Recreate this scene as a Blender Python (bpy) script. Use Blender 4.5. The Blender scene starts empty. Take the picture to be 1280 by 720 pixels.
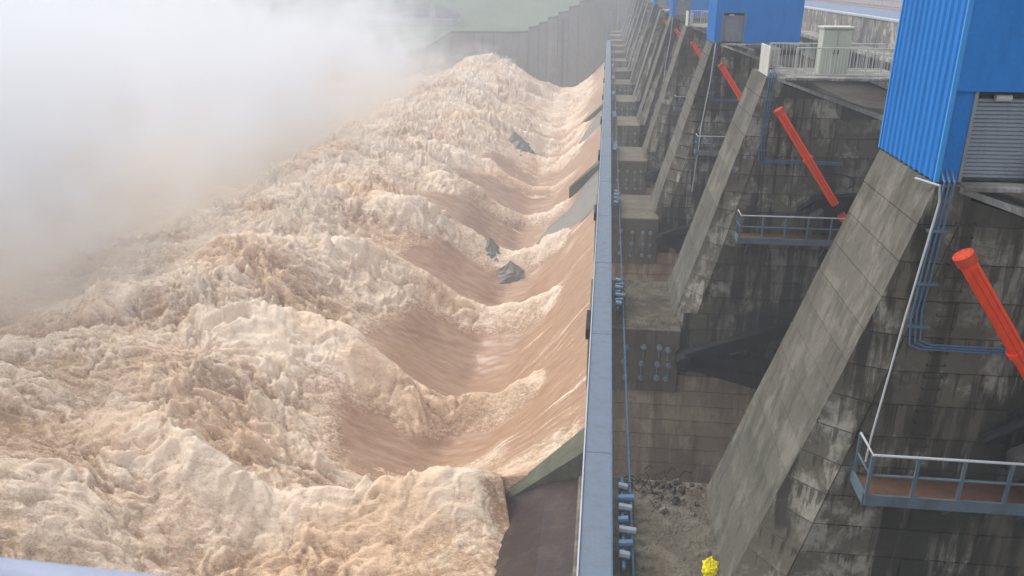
import bpy, bmesh, math, random
import numpy as np
from mathutils import Vector, Matrix
R = math.radians
random.seed(7); np.random.seed(7)
scn = bpy.context.scene
col = scn.collection

# ------------------------------------------------------------------ camera, world, sun, exposure
cd = bpy.data.cameras.new('camera'); cam = bpy.data.objects.new('camera', cd); col.objects.link(cam)
cam.location = (0, 0, 0)
cam.rotation_euler = (R(90 - 21.18), 0, R(6.55))
cd.sensor_width = 36; cd.lens = 36 * 1000 / 1280
cd.clip_start = 0.1; cd.clip_end = 6000
cd.dof.use_dof = True; cd.dof.focus_distance = 55; cd.dof.aperture_fstop = 4.5
scn.camera = cam

w = bpy.data.worlds.new('World'); scn.world = w; w.use_nodes = True
nt = w.node_tree; bg = nt.nodes['Background']
sky = nt.nodes.new('ShaderNodeTexSky'); sky.sky_type = 'NISHITA'; sky.sun_disc = False
SUN_EL, SUN_AZ = 52, -68            # azimuth from +Y towards +X: the sun stands over the downstream side
sky.sun_elevation = R(SUN_EL); sky.sun_rotation = R(SUN_AZ)
sky.air_density = 1.0; sky.dust_density = 4.0; sky.ozone_density = 1.0
mx = nt.nodes.new('ShaderNodeMix'); mx.data_type = 'RGBA'; mx.inputs[0].default_value = .6      # a thin even cloud layer over the blue
nt.links.new(sky.outputs[0], mx.inputs[6]); mx.inputs[7].default_value = (6.0, 5.8, 5.65, 1)
nt.links.new(mx.outputs[2], bg.inputs[0]); bg.inputs[1].default_value = 0.13
sd = bpy.data.lights.new('sun', 'SUN'); sun = bpy.data.objects.new('sun', sd); col.objects.link(sun)
sd.energy = 1.5; sd.angle = R(14); sd.color = (1, 0.95, 0.88)
sv = Vector((math.sin(R(SUN_AZ)) * math.cos(R(SUN_EL)), math.cos(R(SUN_AZ)) * math.cos(R(SUN_EL)), math.sin(R(SUN_EL))))
sun.rotation_euler = sv.to_track_quat('Z', 'Y').to_euler()
scn.view_settings.view_transform = 'Standard'; scn.view_settings.look = 'None'
scn.view_settings.exposure = 0.88; scn.view_settings.gamma = 1; scn.view_settings.use_curve_mapping = False
scn.cycles.use_denoising = True
scn.cycles.max_bounces = 6; scn.cycles.diffuse_bounces = 3; scn.cycles.glossy_bounces = 2
scn.cycles.volume_bounces = 5; scn.cycles.volume_step_rate = 1.5; scn.cycles.volume_max_steps = 220

# ------------------------------------------------------------------ materials
def mat_new(name):
    m = bpy.data.materials.new(name); m.use_nodes = True
    return m, m.node_tree, m.node_tree.nodes['Principled BSDF']
class NB:
    def __init__(s, nt): s.t = nt
    def n(s, typ, **kw):
        o = s.t.nodes.new('ShaderNode' + typ)
        for k, v in kw.items(): setattr(o, k, v)
        return o
    def l(s, a, b): s.t.links.new(a, b)
    def pos(s): return s.n('NewGeometry').outputs['Position']
    def mapv(s, v, sc, loc=(0, 0, 0)):
        m = s.n('Mapping'); s.l(v, m.inputs[0]); m.inputs['Scale'].default_value = sc; m.inputs['Location'].default_value = loc
        return m.outputs[0]
    def noise(s, v, scale, detail=5, rough=.55, dist=0):
        m = s.n('TexNoise'); s.l(v, m.inputs['Vector']); m.inputs['Scale'].default_value = scale
        m.inputs['Detail'].default_value = detail; m.inputs['Roughness'].default_value = rough; m.inputs['Distortion'].default_value = dist
        return m.outputs[0]
    def ramp(s, f, a, b, lo=0., hi=1.):
        m = s.n('MapRange'); m.clamp = True; m.interpolation_type = 'SMOOTHSTEP'; s.l(f, m.inputs[0])
        for i, v in ((1, a), (2, b), (3, lo), (4, hi)): m.inputs[i].default_value = v
        return m.outputs[0]
    def mix(s, f, a, b, mode='MIX'):
        m = s.n('Mix', data_type='RGBA', blend_type=mode)
        for sock, v in ((m.inputs[0], f), (m.inputs[6], a), (m.inputs[7], b)):
            if isinstance(v, (int, float)): sock.default_value = v
            elif isinstance(v, tuple): sock.default_value = (*v, 1)
            else: s.l(v, sock)
        return m.outputs[2]
    def math(s, op, a, b=0.):
        m = s.n('Math', operation=op)
        for sock, v in ((m.inputs[0], a), (m.inputs[1], b)):
            if isinstance(v, (int, float)): sock.default_value = v
            else: s.l(v, sock)
        return m.outputs[0]
    def bump(s, bsdf, h, strength, dist):
        b = s.n('Bump'); b.inputs['Strength'].default_value = strength; b.inputs['Distance'].default_value = dist
        s.l(h, b.inputs['Height']); s.l(b.outputs[0], bsdf.inputs['Normal'])

def concrete(name, base, dark, light, streak=1., lightamt=.5, rust=0., rough=.85, var=.45):
    m, t, bs = mat_new(name); b = NB(t); p = b.pos()
    st = b.noise(b.mapv(p, (1.5, 1.5, .13)), 1.15, 7, .62)
    st2 = b.noise(b.mapv(p, (4.5, 4.5, .22), (9, 3, 1)), 1.2, 6, .6)
    big = b.noise(b.mapv(p, (1, 1, .8), (4, 7, 2)), .22, 4, .6)
    blot = b.noise(b.mapv(p, (1, 1, .75), (14, 7, 2)), .9, 8, .68, .4)
    fine = b.noise(p, 9, 6, .7)
    c = b.mix(b.math('MULTIPLY', b.ramp(blot, .47, .60), lightamt), base, light)
    f1 = b.math('MULTIPLY', b.ramp(b.math('ADD', st, b.math('MULTIPLY', b.math('SUBTRACT', big, .5), .9)), .50, .60), .85 * streak)
    c = b.mix(f1, c, dark)
    zf = b.n('SeparateXYZ'); b.l(p, zf.inputs[0]); u = b.math('FRACT', b.math('DIVIDE', b.math('SUBTRACT', -4.03, zf.outputs[2]), .86))
    st2 = b.math('ADD', st2, b.math('MULTIPLY', b.math('SUBTRACT', .42, u), .13))
    f2 = b.math('MULTIPLY', b.ramp(st2, .54, .62), .62 * streak)
    c = b.mix(f2, c, dark)
    if rust: c = b.mix(b.math('MULTIPLY', b.ramp(b.noise(b.mapv(p, (1, 1, .35), (31, 3, 9)), .7, 5), .5, .66), rust), c, (.13, .075, .04))
    c = b.mix(b.ramp(fine, .3, .72, .0, .35), c, tuple(x * .45 for x in base))
    oi = b.n('ObjectInfo').outputs['Random']
    c = b.mix(b.ramp(oi, 0, 1, 0, var), c, tuple(x * .5 for x in base))
    b.l(c, bs.inputs['Base Color']); bs.inputs['Roughness'].default_value = rough; bs.inputs['Specular IOR Level'].default_value = .3
    b.bump(bs, b.math('ADD', b.math('MULTIPLY', fine, .5), blot), .7, .05)
    return m
def paint(name, c, rough=.45, metal=0., dirt=.3, dc=(.05, .045, .04), bumps=.15, vstreak=True):
    m, t, bs = mat_new(name); b = NB(t); p = b.pos()
    n1 = b.noise(b.mapv(p, (1, 1, .25 if vstreak else 1)), 2.2, 8, .65)
    n2 = b.noise(p, 11, 6, .7)
    cc = b.mix(b.ramp(n1, .45, .75, 0, dirt), c, dc)
    cc = b.mix(b.ramp(n2, .35, .7, 0, .18), cc, tuple(min(1, x * 1.35 + .02) for x in c))
    bs.inputs['Specular IOR Level'].default_value = .3
    b.l(cc, bs.inputs['Base Color']); bs.inputs['Metallic'].default_value = metal
    b.l(b.ramp(n1, .3, .8, rough, min(1, rough + .3)), bs.inputs['Roughness'])
    b.bump(bs, n2, bumps, .01)
    return m
M = {}
M['slope'] = concrete('weathered_slope_concrete', (.124, .120, .098), (.042, .040, .033), (.205, .198, .168), .6, .8, .0, .85, .35)
M['panel'] = concrete('stained_panel_concrete', (.115, .105, .080), (.016, .015, .012), (.35, .335, .29), 1.1, .85)
M['core'] = concrete('dark_joint_concrete', (.06, .055, .045), (.02, .018, .015), (.12, .11, .09), .8, .3)
M['block'] = concrete('block_concrete', (.17, .155, .115), (.06, .054, .042), (.30, .28, .22), .6, .5, .2)
M['lower'] = concrete('lower_wall_concrete', (.36, .29, .21), (.11, .09, .07), (.52, .45, .36), .6, .6, .4)
M['deckc'] = concrete('deck_concrete', (.24, .235, .215), (.07, .068, .06), (.62, .61, .59), .6, .9)
M['wall'] = concrete('training_wall_concrete', (.17, .155, .13), (.07, .063, .055), (.27, .25, .21), .6, .5)
M['algae'] = concrete('green_algae_concrete', (.115, .125, .085), (.05, .055, .04), (.20, .20, .15), .5, .5)
M['wetfloor'] = concrete('wet_red_brown_floor', (.045, .023, .018), (.020, .011, .010), (.12, .08, .058), .9, .55, 0, .4)
M['greywet'] = concrete('wet_grey_concrete', (.27, .265, .245), (.07, .068, .06), (.25, .24, .21), .4, .4, 0, .4)
M['blue'] = paint('blue_cladding_paint', (.001, .160, .50), .6, 0, .5, (.008, .095, .30))
M['blue_trim'] = paint('light_blue_trim', (.03, .25, .60), .4, 0, .1)
M['walk'] = paint('blue_grey_walkway_paint', (.128, .170, .228), .5, 0, .75, (.12, .13, .135), .2, False)
M['walk_edge'] = paint('pale_edge_paint', (.42, .46, .52), .5, 0, .3)
M['pipe'] = paint('blue_pipe_paint', (.07, .15, .26), .45, 0, .4)
M['pipe_pale'] = paint('pale_grey_pipe_paint', (.42, .45, .47), .5, 0, .3)
M['steel'] = paint('blue_grey_rail_steel', (.10, .15, .19), .5, .2, .5)
M['rustfloor'] = paint('rusty_grating', (.10, .052, .030), .8, 0, .6, (.03, .02, .015))
M['red'] = paint('orange_red_cylinder_paint', (.86, .062, .006), .5, 0, .55, (.42, .03, .008))
M['red_cap'] = paint('worn_red_cap_paint', (.50, .05, .015), .5, 0, .5, (.10, .02, .015))
M['black'] = paint('black_steel', (.012, .012, .013), .5, .3, .3, (.03, .02, .015))
M['dark'] = paint('dark_grey_rubber', (.045, .043, .046), .7, 0, .3)
M['white'] = paint('off_white_painted_steel', (.46, .47, .44), .5, 0, .35, (.20, .19, .16))
M['cab'] = paint('cream_cabinet_paint', (.40, .43, .36), .5, 0, .25, (.18, .18, .14))
M['shutter'] = paint('galvanised_shutter', (.26, .29, .34), .42, .45, .5, (.09, .09, .10))
M['frame'] = paint('grey_door_frame', (.20, .235, .26), .5, .3, .5)
M['roadb'] = paint('blue_grey_road_strip', (.17, .21, .30), .7, 0, .4, (.10, .11, .14))
M['pave'] = concrete('pale_pavement', (.42, .37, .36), (.22, .19, .18), (.55, .5, .48), .3, .4)
M['yellow'] = paint('yellow_cloth', (.80, .68, .01), .7, 0, .1, (.3, .22, .01))
M['foghouse'] = concrete('distant_building_render', (.22, .23, .24), (.12, .12, .13), (.3, .3, .3), .3, .3)
M['bolt'] = paint('galvanised_anchor', (.22, .29, .34), .5, .3, .5, (.10, .05, .03))
M['rail_near'] = paint('blue_grey_handrail', (.27, .31, .42), .45, 0, .15)
M['crust'] = concrete('crumbling_toe_concrete', (.105, .095, .07), (.035, .03, .024), (.22, .205, .165), .8, .5, .2)
M['debris'] = concrete('wet_debris', (.055, .05, .04), (.02, .02, .016), (.20, .19, .16), .5, .7)

# ------------------------------------------------------------------ mesh builder
class MB:
    def __init__(s): s.v = []; s.f = []
    def add(s, vs, fs):
        k = len(s.v); s.v += [tuple(v) for v in vs]; s.f += [tuple(i + k for i in f) for f in fs]; return s
    def hexa(s, a):   # 8 points: bottom 4 (ccw), top 4
        return s.add(a, [(3, 2, 1, 0), (4, 5, 6, 7), (0, 1, 5, 4), (1, 2, 6, 5), (2, 3, 7, 6), (3, 0, 4, 7)])
    def box(s, x0, x1, y0, y1, z0, z1):
        return s.hexa([(x0, y0, z0), (x1, y0, z0), (x1, y1, z0), (x0, y1, z0), (x0, y0, z1), (x1, y0, z1), (x1, y1, z1), (x0, y1, z1)])
    def bar(s, p, q, w_, h_=None, up=(0, 0, 1)):
        p, q = Vector(p), Vector(q); d = (q - p).normalized(); u = Vector(up)
        if abs(d.dot(u)) > .98: u = Vector((1, 0, 0))
        a = d.cross(u).normalized() * w_ / 2; b_ = a.cross(d).normalized() * (h_ or w_) / 2
        return s.hexa([p - a - b_, p + a - b_, q + a - b_, q - a - b_, p - a + b_, p + a + b_, q + a + b_, q - a + b_])
    def tube(s, pts, r, n=8, caps=True):
        pts = [Vector(p) for p in pts]; rs = r if isinstance(r, (list, tuple)) else [r] * len(pts)
        k = len(s.v); prev = None
        for i, p in enumerate(pts):
            d = ((pts[min(i + 1, len(pts) - 1)] - pts[max(i - 1, 0)]).normalized())
            if prev is None:
                a = d.cross(Vector((0, 0, 1)))
                if a.length < .1: a = d.cross(Vector((1, 0, 0)))
            else: a = prev - d * prev.dot(d)
            a.normalize(); prev = a; b_ = d.cross(a)
            for j in range(n):
                t = 2 * math.pi * j / n; s.v.append(tuple(p + (a * math.cos(t) + b_ * math.sin(t)) * rs[i]))
        for i in range(len(pts) - 1):
            for j in range(n):
                s.f.append((k + i * n + j, k + i * n + (j + 1) % n, k + (i + 1) * n + (j + 1) % n, k + (i + 1) * n + j))
        if caps:
            s.f.append(tuple(k + j for j in reversed(range(n)))); s.f.append(tuple(k + (len(pts) - 1) * n + j for j in range(n)))
        return s
    def build(s, name, mat, parent=None, off=(0, 0, 0), bevel=0, smooth=False):
        me = bpy.data.meshes.new(name); o_ = Vector(off)
        me.from_pydata([tuple(Vector(v) - o_) for v in s.v], [], s.f); me.update()
        bm = bmesh.new(); bm.from_mesh(me); bmesh.ops.recalc_face_normals(bm, faces=bm.faces)
        if bevel: bmesh.ops.bevel(bm, geom=[e for e in bm.edges if e.is_manifold and e.calc_face_angle(0) > .5], offset=bevel, segments=1, affect='EDGES')
        bm.to_mesh(me); bm.free()
        if smooth:
            for p in me.polygons: p.use_smooth = True
            me.set_sharp_from_angle(angle=R(40))
        me.materials.append(mat)
        o = bpy.data.objects.new(name, me); col.objects.link(o)
        if parent: o.parent = parent
        else: o.location = off
        return o
def tag(o, label=None, cat=None, group=None, kind=None):
    if label: o['label'] = label
    if cat: o['category'] = cat
    if group: o['group'] = group
    if kind: o['kind'] = kind
    return o
def empty(name, loc):
    o = bpy.data.objects.new(name, None); o.location = loc; col.objects.link(o); o.empty_display_size = .3; return o
def copy_tree(o, dy, label, parent=None):
    c = o.copy(); col.objects.link(c)
    if parent: c.parent = parent
    else: c.location = (o.location[0], o.location[1] + dy, o.location[2]); c['label'] = label
    for ch in list(o.children):
        if ch.parent == o: copy_tree(ch, 0, None, c)
    return c

# ------------------------------------------------------------------ numpy noise
_rs = np.random.RandomState(11); _P = _rs.permutation(256); _P = np.concatenate([_P, _P, _P])
_A = _rs.rand(256) * 2 * np.pi; _G = np.stack([np.cos(_A), np.sin(_A)], 1)
def pn(x, y, seed=0):
    x = x + seed * 17.3; y = y + seed * 9.7
    xi = np.floor(x).astype(int); yi = np.floor(y).astype(int); xf = x - xi; yf = y - yi
    u = xf ** 3 * (xf * (xf * 6 - 15) + 10); v = yf ** 3 * (yf * (yf * 6 - 15) + 10)
    def g(ix, iy, dx, dy):
        h = _P[_P[ix & 255] + (iy & 255)]; gg = _G[h]; return gg[..., 0] * dx + gg[..., 1] * dy
    a = g(xi, yi, xf, yf); b = g(xi + 1, yi, xf - 1, yf); c = g(xi, yi + 1, xf, yf - 1); d = g(xi + 1, yi + 1, xf - 1, yf - 1)
    return ((a + u * (b - a)) + v * ((c + u * (d - c)) - (a + u * (b - a)))) * 1.5
def fbm(x, y, o=4, seed=0, bill=False, gain=.5):
    s = 0; a = 1; t = 0
    for i in range(o):
        n = pn(x * 2 ** i, y * 2 ** i, seed + i * 3)
        s = s + a * (np.abs(n) * 2 - .5 if bill else n); t += a; a *= gain
    return s / t
def sst(x, a, b):
    t = np.clip((x - a) / (b - a), 0, 1); return t * t * (3 - 2 * t)
def grid_mesh(name, X, Y, Z, mat, attrs=None, smooth=True):
    ny, nx = X.shape
    co = np.stack([X, Y, Z], -1).reshape(-1, 3).astype(np.float32)
    i = (np.arange(ny - 1)[:, None] * nx + np.arange(nx - 1)[None, :]).reshape(-1)
    q = np.stack([i, i + 1, i + nx + 1, i + nx], 1).astype(np.int32)
    me = bpy.data.meshes.new(name); me.vertices.add(len(co)); me.vertices.foreach_set('co', co.ravel())
    me.loops.add(q.size); me.loops.foreach_set('vertex_index', q.ravel())
    me.polygons.add(len(q)); me.polygons.foreach_set('loop_start', np.arange(0, q.size, 4, dtype=np.int32))
    me.polygons.foreach_set('loop_total', np.full(len(q), 4, np.int32))
    me.polygons.foreach_set('use_smooth', np.full(len(q), smooth))
    me.update(calc_edges=True)
    for k, v in (attrs or {}).items():
        a = me.attributes.new(k, 'FLOAT', 'POINT'); a.data.foreach_set('value', v.reshape(-1).astype(np.float32))
    me.materials.append(mat)
    o = bpy.data.objects.new(name, me); col.objects.link(o); return o

# ------------------------------------------------------------------ the dam's measures
S = 19.5; Y1 = 17.2; NP = 14
def PY(k): return Y1 + (k - 1) * S       # near face of pier k
ZD = -4.03; ZB = -16.05                  # deck, top of toe blocks
XT, XF = 6.9, 3.88                       # sloped edge: top and foot
TT, TF = 3.7, 6.0                        # pier thickness at top and foot
YWALL = 284.0
ORD = ['', 'first', 'second', 'third', 'fourth', 'fifth', 'sixth', 'seventh', 'eighth', 'ninth', 'tenth', 'eleventh', 'twelfth', 'thirteenth', 'fourteenth']

# ------------------------------------------------------------------ water
def profile(s):
    ks = np.array([-8, 0, 2, 5, 8, 12, 16, 20, 25, 31, 38, 46, 56, 75, 160.]); kz = np.array([-25, -25.8, -28.2, -32.6, -35.2, -35.4, -33.4, -30.8, -28.4, -26.6, -25.3, -26.6, -32, -34.5, -35.])
    f = np.linspace(-8, 160, 1700); z = np.interp(f, ks, kz); k = np.hanning(31); k /= k.sum()
    z = np.convolve(np.pad(z, 15, 'edge'), k, 'valid'); return np.interp(s, f, z)
DRY = [(1, 41.6), (5, 115.2), (8, 174.0)]     # idle bays: after pier k, up to Y
def water():
    nY, = (1150,)
    ya = 13.0 * (YWALL / 13.0) ** np.linspace(0, 1, nY)
    xa = np.concatenate([np.linspace(6, 0, 25)[:-1], -np.linspace(0, 50, 520)[:-1], -50 - 110 * np.linspace(0, 1, 90) ** 1.5])
    X, Y = np.meshgrid(xa, ya); s = -X
    # slow warps
    wy = Y + 3.0 * pn(X / 17, Y / 23, 1) * sst(s, 4, 22) + 1.2 * pn(X / 6, Y / 8, 2) * sst(s, 4, 14)
    ph = ((wy - Y1 - 3.0) / S) % 1.0; ph = np.where(ph > .5, ph - 1, ph)          # 0 on a pier's centre line
    bay = np.floor((wy - Y1 - 3.0) / S + .5)
    sw = s + 3.2 * pn(Y / 14, X / 20, 4) + 1.6 * pn(Y / 5.5, X / 7, 5) + 1.5 * np.sin(bay * 2.3)
    Z = profile(s / (1 + .28 * sst(Y, 120, 260) * (1 - sst(s, 22, 40))) - 2.0 * pn(Y / 30, X / 60, 6) * sst(s, 10, 25))
    tamp_ = lambda bb: np.where(bb == 1, .9, np.where(bb == 2, 1.1, np.where(bb == 3, .95, .72 + .28 * np.sin(bb * 1.7 + 1))))
    nearz = -27.2 - 2.2 * sst(s, 0, 6) - 1.9 * sst(s, 7, 17)
    Z = Z + (np.maximum(Z, nearz) - Z) * (1 - sst(Y + .25 * s, 40, 62))
    ridge = np.exp(-(ph / .105) ** 2) * sst(s, 1.5, 7) * (1 - sst(s, 24, 36))
    Z += ridge * np.clip(tamp_(bay), .5, 1.1) * (2.5 + .7 * pn(X / 5, Y / 9, 8)) - 2.2 * np.exp(-((np.abs(ph) - .5) / .27) ** 2) * sst(s, 5, 13) * (1 - sst(s, 23, 33))
    # large swells on the hump
    hump = sst(s, 14, 34)
    Z += hump * (2.3 * pn(X / 17, Y / 13, 10) + 1.2 * pn(X / 9 + .3 * pn(X / 9, Y / 9, 3), Y / 7, 11))
    # foam cover: 1 = white churned, 0 = smooth brown water
    edge = 19.0 - 6.5 * np.abs(ph) * 0
    F = sst(sw + 7.0 * np.exp(-(ph / .2) ** 2) + 6.5 * (1 - sst(Y, 52, 62)), 22.0, 28.5)
    tamp = tamp_(bay)
    tongue = .92 * tamp * np.exp(-((ph + .03 * pn(X / 2.2, Y / 2.2, 13)) / (.125 + .07 * sst(s, 6, 22))) ** 2) * sst(s + 1.2 * pn(Y / 3, X / 3, 12), 2.8, 5.0)
    F = np.maximum(F, np.clip(1.35 * tongue - .12, 0, 1))
    F = np.maximum(F, (1 - sst(Y + 1.2 * pn(X / 2, Y / 2, 14), 43.5, 47.5)) * sst(s, .2, 1.5) * .85)
    nearm = 1 - sst(Y + .35 * s, 46, 60)
    F = np.maximum(F, nearm * sst(s, 4, 8))
    # stripes drawn out by the flow on the smooth tongues
    st = fbm(X / 9.0, wy / 1.1, 4, 20); st2 = fbm(X / 5.0, wy / .42, 3, 24)
    stripes = (sst(st, .16, .40) * .62 + sst(st2, .25, .5) * .30) * sst(pn(X / 13, Y / 9, 26), -.25, .25)
    F2 = np.clip(F + (stripes + .38 * (1 - sst(s, 2.5, 8)) * sst(fbm(X / 7, wy / .7, 3, 28), -.05, .35)) * (1 - F), 0, 1)
    farw = sst(Y, 105, 170)
    F2 = np.clip(F2 + farw * .35 * sst(s, 2, 9) + .25 * sst(Y, 180, 230), 0, 1)
    # churned relief, billowing
    dx = X * .62; wx = dx + .8 * pn(X / 4, Y / 4, 30); wyy = Y + .8 * pn(X / 4, Y / 4, 31)
    wx = wx + .35 * pn(X / 1.3, Y / 1.3, 32); wyy = wyy + .35 * pn(X / 1.3, Y / 1.3, 33)
    md = .55 + .9 * sst(pn(X / 9, Y / 7, 34), -.35, .45)
    b = .85 * pn(wx / 6.5, wyy / 4.6, 40) + (.60 * fbm(wx / 3.2, wyy / 2.6, 1, 44, True) + .60 * fbm(wx / 1.5, wyy / 1.2, 1, 48, True) + .44 * fbm(wx / .75, wyy / .62, 1, 52, True) + .28 * fbm(wx / .36, wyy / .3, 2, 56, True)) * md
    amp = (F ** 1.2) * (.48 + .52 * sst(s, 12, 34)) * (1 + .35 * pn(X / 11, Y / 11, 60))
    eN = 4.7 + .9 * np.sin((Y - 5.0) / 2.7); amp = amp * np.where(Y < 44, .30 + .70 * sst(s - eN, .4, 3.5), 1); F2 = F2 * np.where(Y < 42.5, .35 + .65 * sst(s - eN + .8 * pn(X / 1.2, Y / 1.2, 17), .3, 2.2), 1)
    Z = Z + b * amp * .86
    Z = Z + (1 - F) * sst(s, 1, 6) * (.16 * st + .05 * st2 + .05 * pn(X / 1.2, Y / .6, 62))
    cav_t = tongue * (1 - sst(s, 26, 38))
    # push crests sideways a little for ragged lips
    ox = amp * (.30 * pn(X / 1.9, Y / 1.6, 70) + .13 * pn(X / .8, Y / .7, 72)); oy = amp * (.25 * pn(X / 1.9, Y / 1.6, 74) + .12 * pn(X / .8, Y / .7, 76))
    # idle bays: the water stops at a curved edge
    dry = np.zeros_like(X)
    for k, yf in DRY:
        y0 = PY(k) + (3.4 if k == 5 else TF) if k > 1 else 5.0
        e = (8.6 if k == 5 else 4.7) + .9 * np.sin((Y - y0) / 2.7) + .12 * pn(Y / 1.6, X * 0, 80)
        e = np.where(Y > yf - 2.2, e * np.sqrt(np.clip(1 - ((Y - (yf - 2.2)) / 2.2) ** 2, 0, 1)), e) if k > 1 else e
        m = sst(e - s, -.1, .55) * sst(yf - Y, -.02, .1) * sst(Y - y0, -.2, .2)
        dry = np.maximum(dry, m)
        rim = np.exp(-((s - e - .9) / .9) ** 2) * sst(yf - Y, -.5, .5) * sst(Y - y0, -1, 1)
        if k > 1: F2 = np.maximum(F2, rim * .9 * sst(s, 1, 3))
        if k == 1: Z += -.8 * sst(e + 2.0 - s, 0, 2.0) * sst(yf - 1.2 - Y, 0, 1.5)
    Z = Z - dry * 16
    # cover variation inside the foam (muddy hollows, whiter caps; relief shading painted in too)
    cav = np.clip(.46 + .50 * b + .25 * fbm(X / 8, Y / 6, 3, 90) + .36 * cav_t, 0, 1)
    mud = np.clip(.58 + 1.1 * fbm(X / 14, Y / 10, 4, 95) - .22 * (1 - sst(s, 16, 30)) + .27 * cav_t, 0, 1)
    m, t, bs = mat_new('muddy_foaming_water'); nb = NB(t); p = nb.pos()
    def at_(n): a = nb.n('Attribute', attribute_name=n); return a.outputs['Fac']
    fo, ca, mu = at_('foam'), at_('cap'), at_('mud')
    n1 = nb.noise(nb.mapv(p, (.7, 1, 1)), 1.7, 9, .68, .6); n2 = nb.noise(nb.mapv(p, (.55, 1, 1)), 5.5, 7, .7, .3)
    n3 = nb.noise(nb.mapv(p, (.12, 1.3, .6)), 1.5, 8, .66, .2)
    brown = nb.mix(nb.ramp(n3, .40, .62), (.33, .19, .108), (.42, .27, .17))
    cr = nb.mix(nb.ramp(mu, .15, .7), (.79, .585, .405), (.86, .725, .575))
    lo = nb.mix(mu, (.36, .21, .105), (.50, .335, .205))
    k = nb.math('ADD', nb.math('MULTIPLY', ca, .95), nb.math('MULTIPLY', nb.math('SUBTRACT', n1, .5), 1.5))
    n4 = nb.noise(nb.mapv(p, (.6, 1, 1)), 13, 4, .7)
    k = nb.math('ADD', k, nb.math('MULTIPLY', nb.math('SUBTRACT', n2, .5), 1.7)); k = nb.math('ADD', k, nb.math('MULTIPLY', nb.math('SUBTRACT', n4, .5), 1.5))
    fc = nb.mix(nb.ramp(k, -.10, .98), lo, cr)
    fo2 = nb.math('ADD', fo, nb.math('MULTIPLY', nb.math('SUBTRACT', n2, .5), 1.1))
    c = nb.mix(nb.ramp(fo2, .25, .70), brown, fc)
    bs.inputs['Subsurface Weight'].default_value = .45; bs.inputs['Subsurface Radius'].default_value = (1.0, .75, .5); bs.inputs['Subsurface Scale'].default_value = .35
    nb.l(c, bs.inputs['Base Color']); nb.l(nb.ramp(fo, .1, .7, .36, .65), bs.inputs['Roughness'])
    hgt = nb.math('ADD', nb.math('MULTIPLY', n1, .9), nb.math('MULTIPLY', n2, .45))
    bp = nb.n('Bump'); bp.inputs['Distance'].default_value = .38; nb.l(hgt, bp.inputs['Height']); nb.l(nb.ramp(fo, .1, .8, .12, .8), bp.inputs['Strength']); nb.l(bp.outputs[0], bs.inputs['Normal'])
    o = grid_mesh('river_water', X + ox, Y + oy, Z, m, {'foam': F2, 'cap': cav, 'mud': mud})
    tag(o, 'muddy brown flood water churning into pale foam below the dam', kind='structure')
    # flying drops torn off the crests
    rs = np.random.RandomState(5); w_ = (F ** 2) * sst(b, .1, 1.1) * sst(s, 6, 20) * (1 - sst(s, 50, 60)) * (.15 + sst(pn(X / 3.5, Y / 3.5, 120), .0, .5)) * (Y / 60)
    w_ = w_.reshape(-1); idx = rs.choice(w_.size, 42000, p=w_ / w_.sum())
    P = np.stack([(X + ox).reshape(-1)[idx], (Y + oy).reshape(-1)[idx], Z.reshape(-1)[idx]], 1)
    hgt_ = rs.exponential(.28, len(idx)); P += np.stack([rs.normal(0, .18, len(idx)), rs.normal(0, .18, len(idx)), hgt_], 1)
    rad = (rs.uniform(.014, .045, len(idx)) * (1 + P[:, 1] / 160) * np.exp(-hgt_ * .6))[:, None]
    octv = np.array([(1, 0, 0), (0, 1, 0), (-1, 0, 0), (0, -1, 0), (0, 0, 1), (0, 0, -1)], float)
    V = (P[:, None, :] + octv[None] * rad[:, :, None] * rs.uniform(.6, 1.5, (len(idx), 1, 3))).reshape(-1, 3)
    fo_ = np.array([(0, 1, 4), (1, 2, 4), (2, 3, 4), (3, 0, 4), (1, 0, 5), (2, 1, 5), (3, 2, 5), (0, 3, 5)])
    Fc = (fo_[None] + (np.arange(len(idx)) * 6)[:, None, None]).reshape(-1, 3).astype(np.int32)
    me = bpy.data.meshes.new('spray_drops'); me.vertices.add(len(V)); me.vertices.foreach_set('co', V.astype(np.float32).ravel())
    me.loops.add(Fc.size); me.loops.foreach_set('vertex_index', Fc.ravel()); me.polygons.add(len(Fc))
    me.polygons.foreach_set('loop_start', np.arange(0, Fc.size, 3, dtype=np.int32)); me.polygons.foreach_set('loop_total', np.full(len(Fc), 3, np.int32)); me.update(calc_edges=True)
    m2, t2, b2 = mat_new('spray_drop_water'); b2.inputs['Base Color'].default_value = (.82, .70, .57, 1); b2.inputs['Roughness'].default_value = .3
    me.materials.append(m2); o2 = bpy.data.objects.new('spray_drops', me); col.objects.link(o2); tag(o2, 'drops of spray thrown up over the foam crests', kind='stuff')
water()

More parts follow.
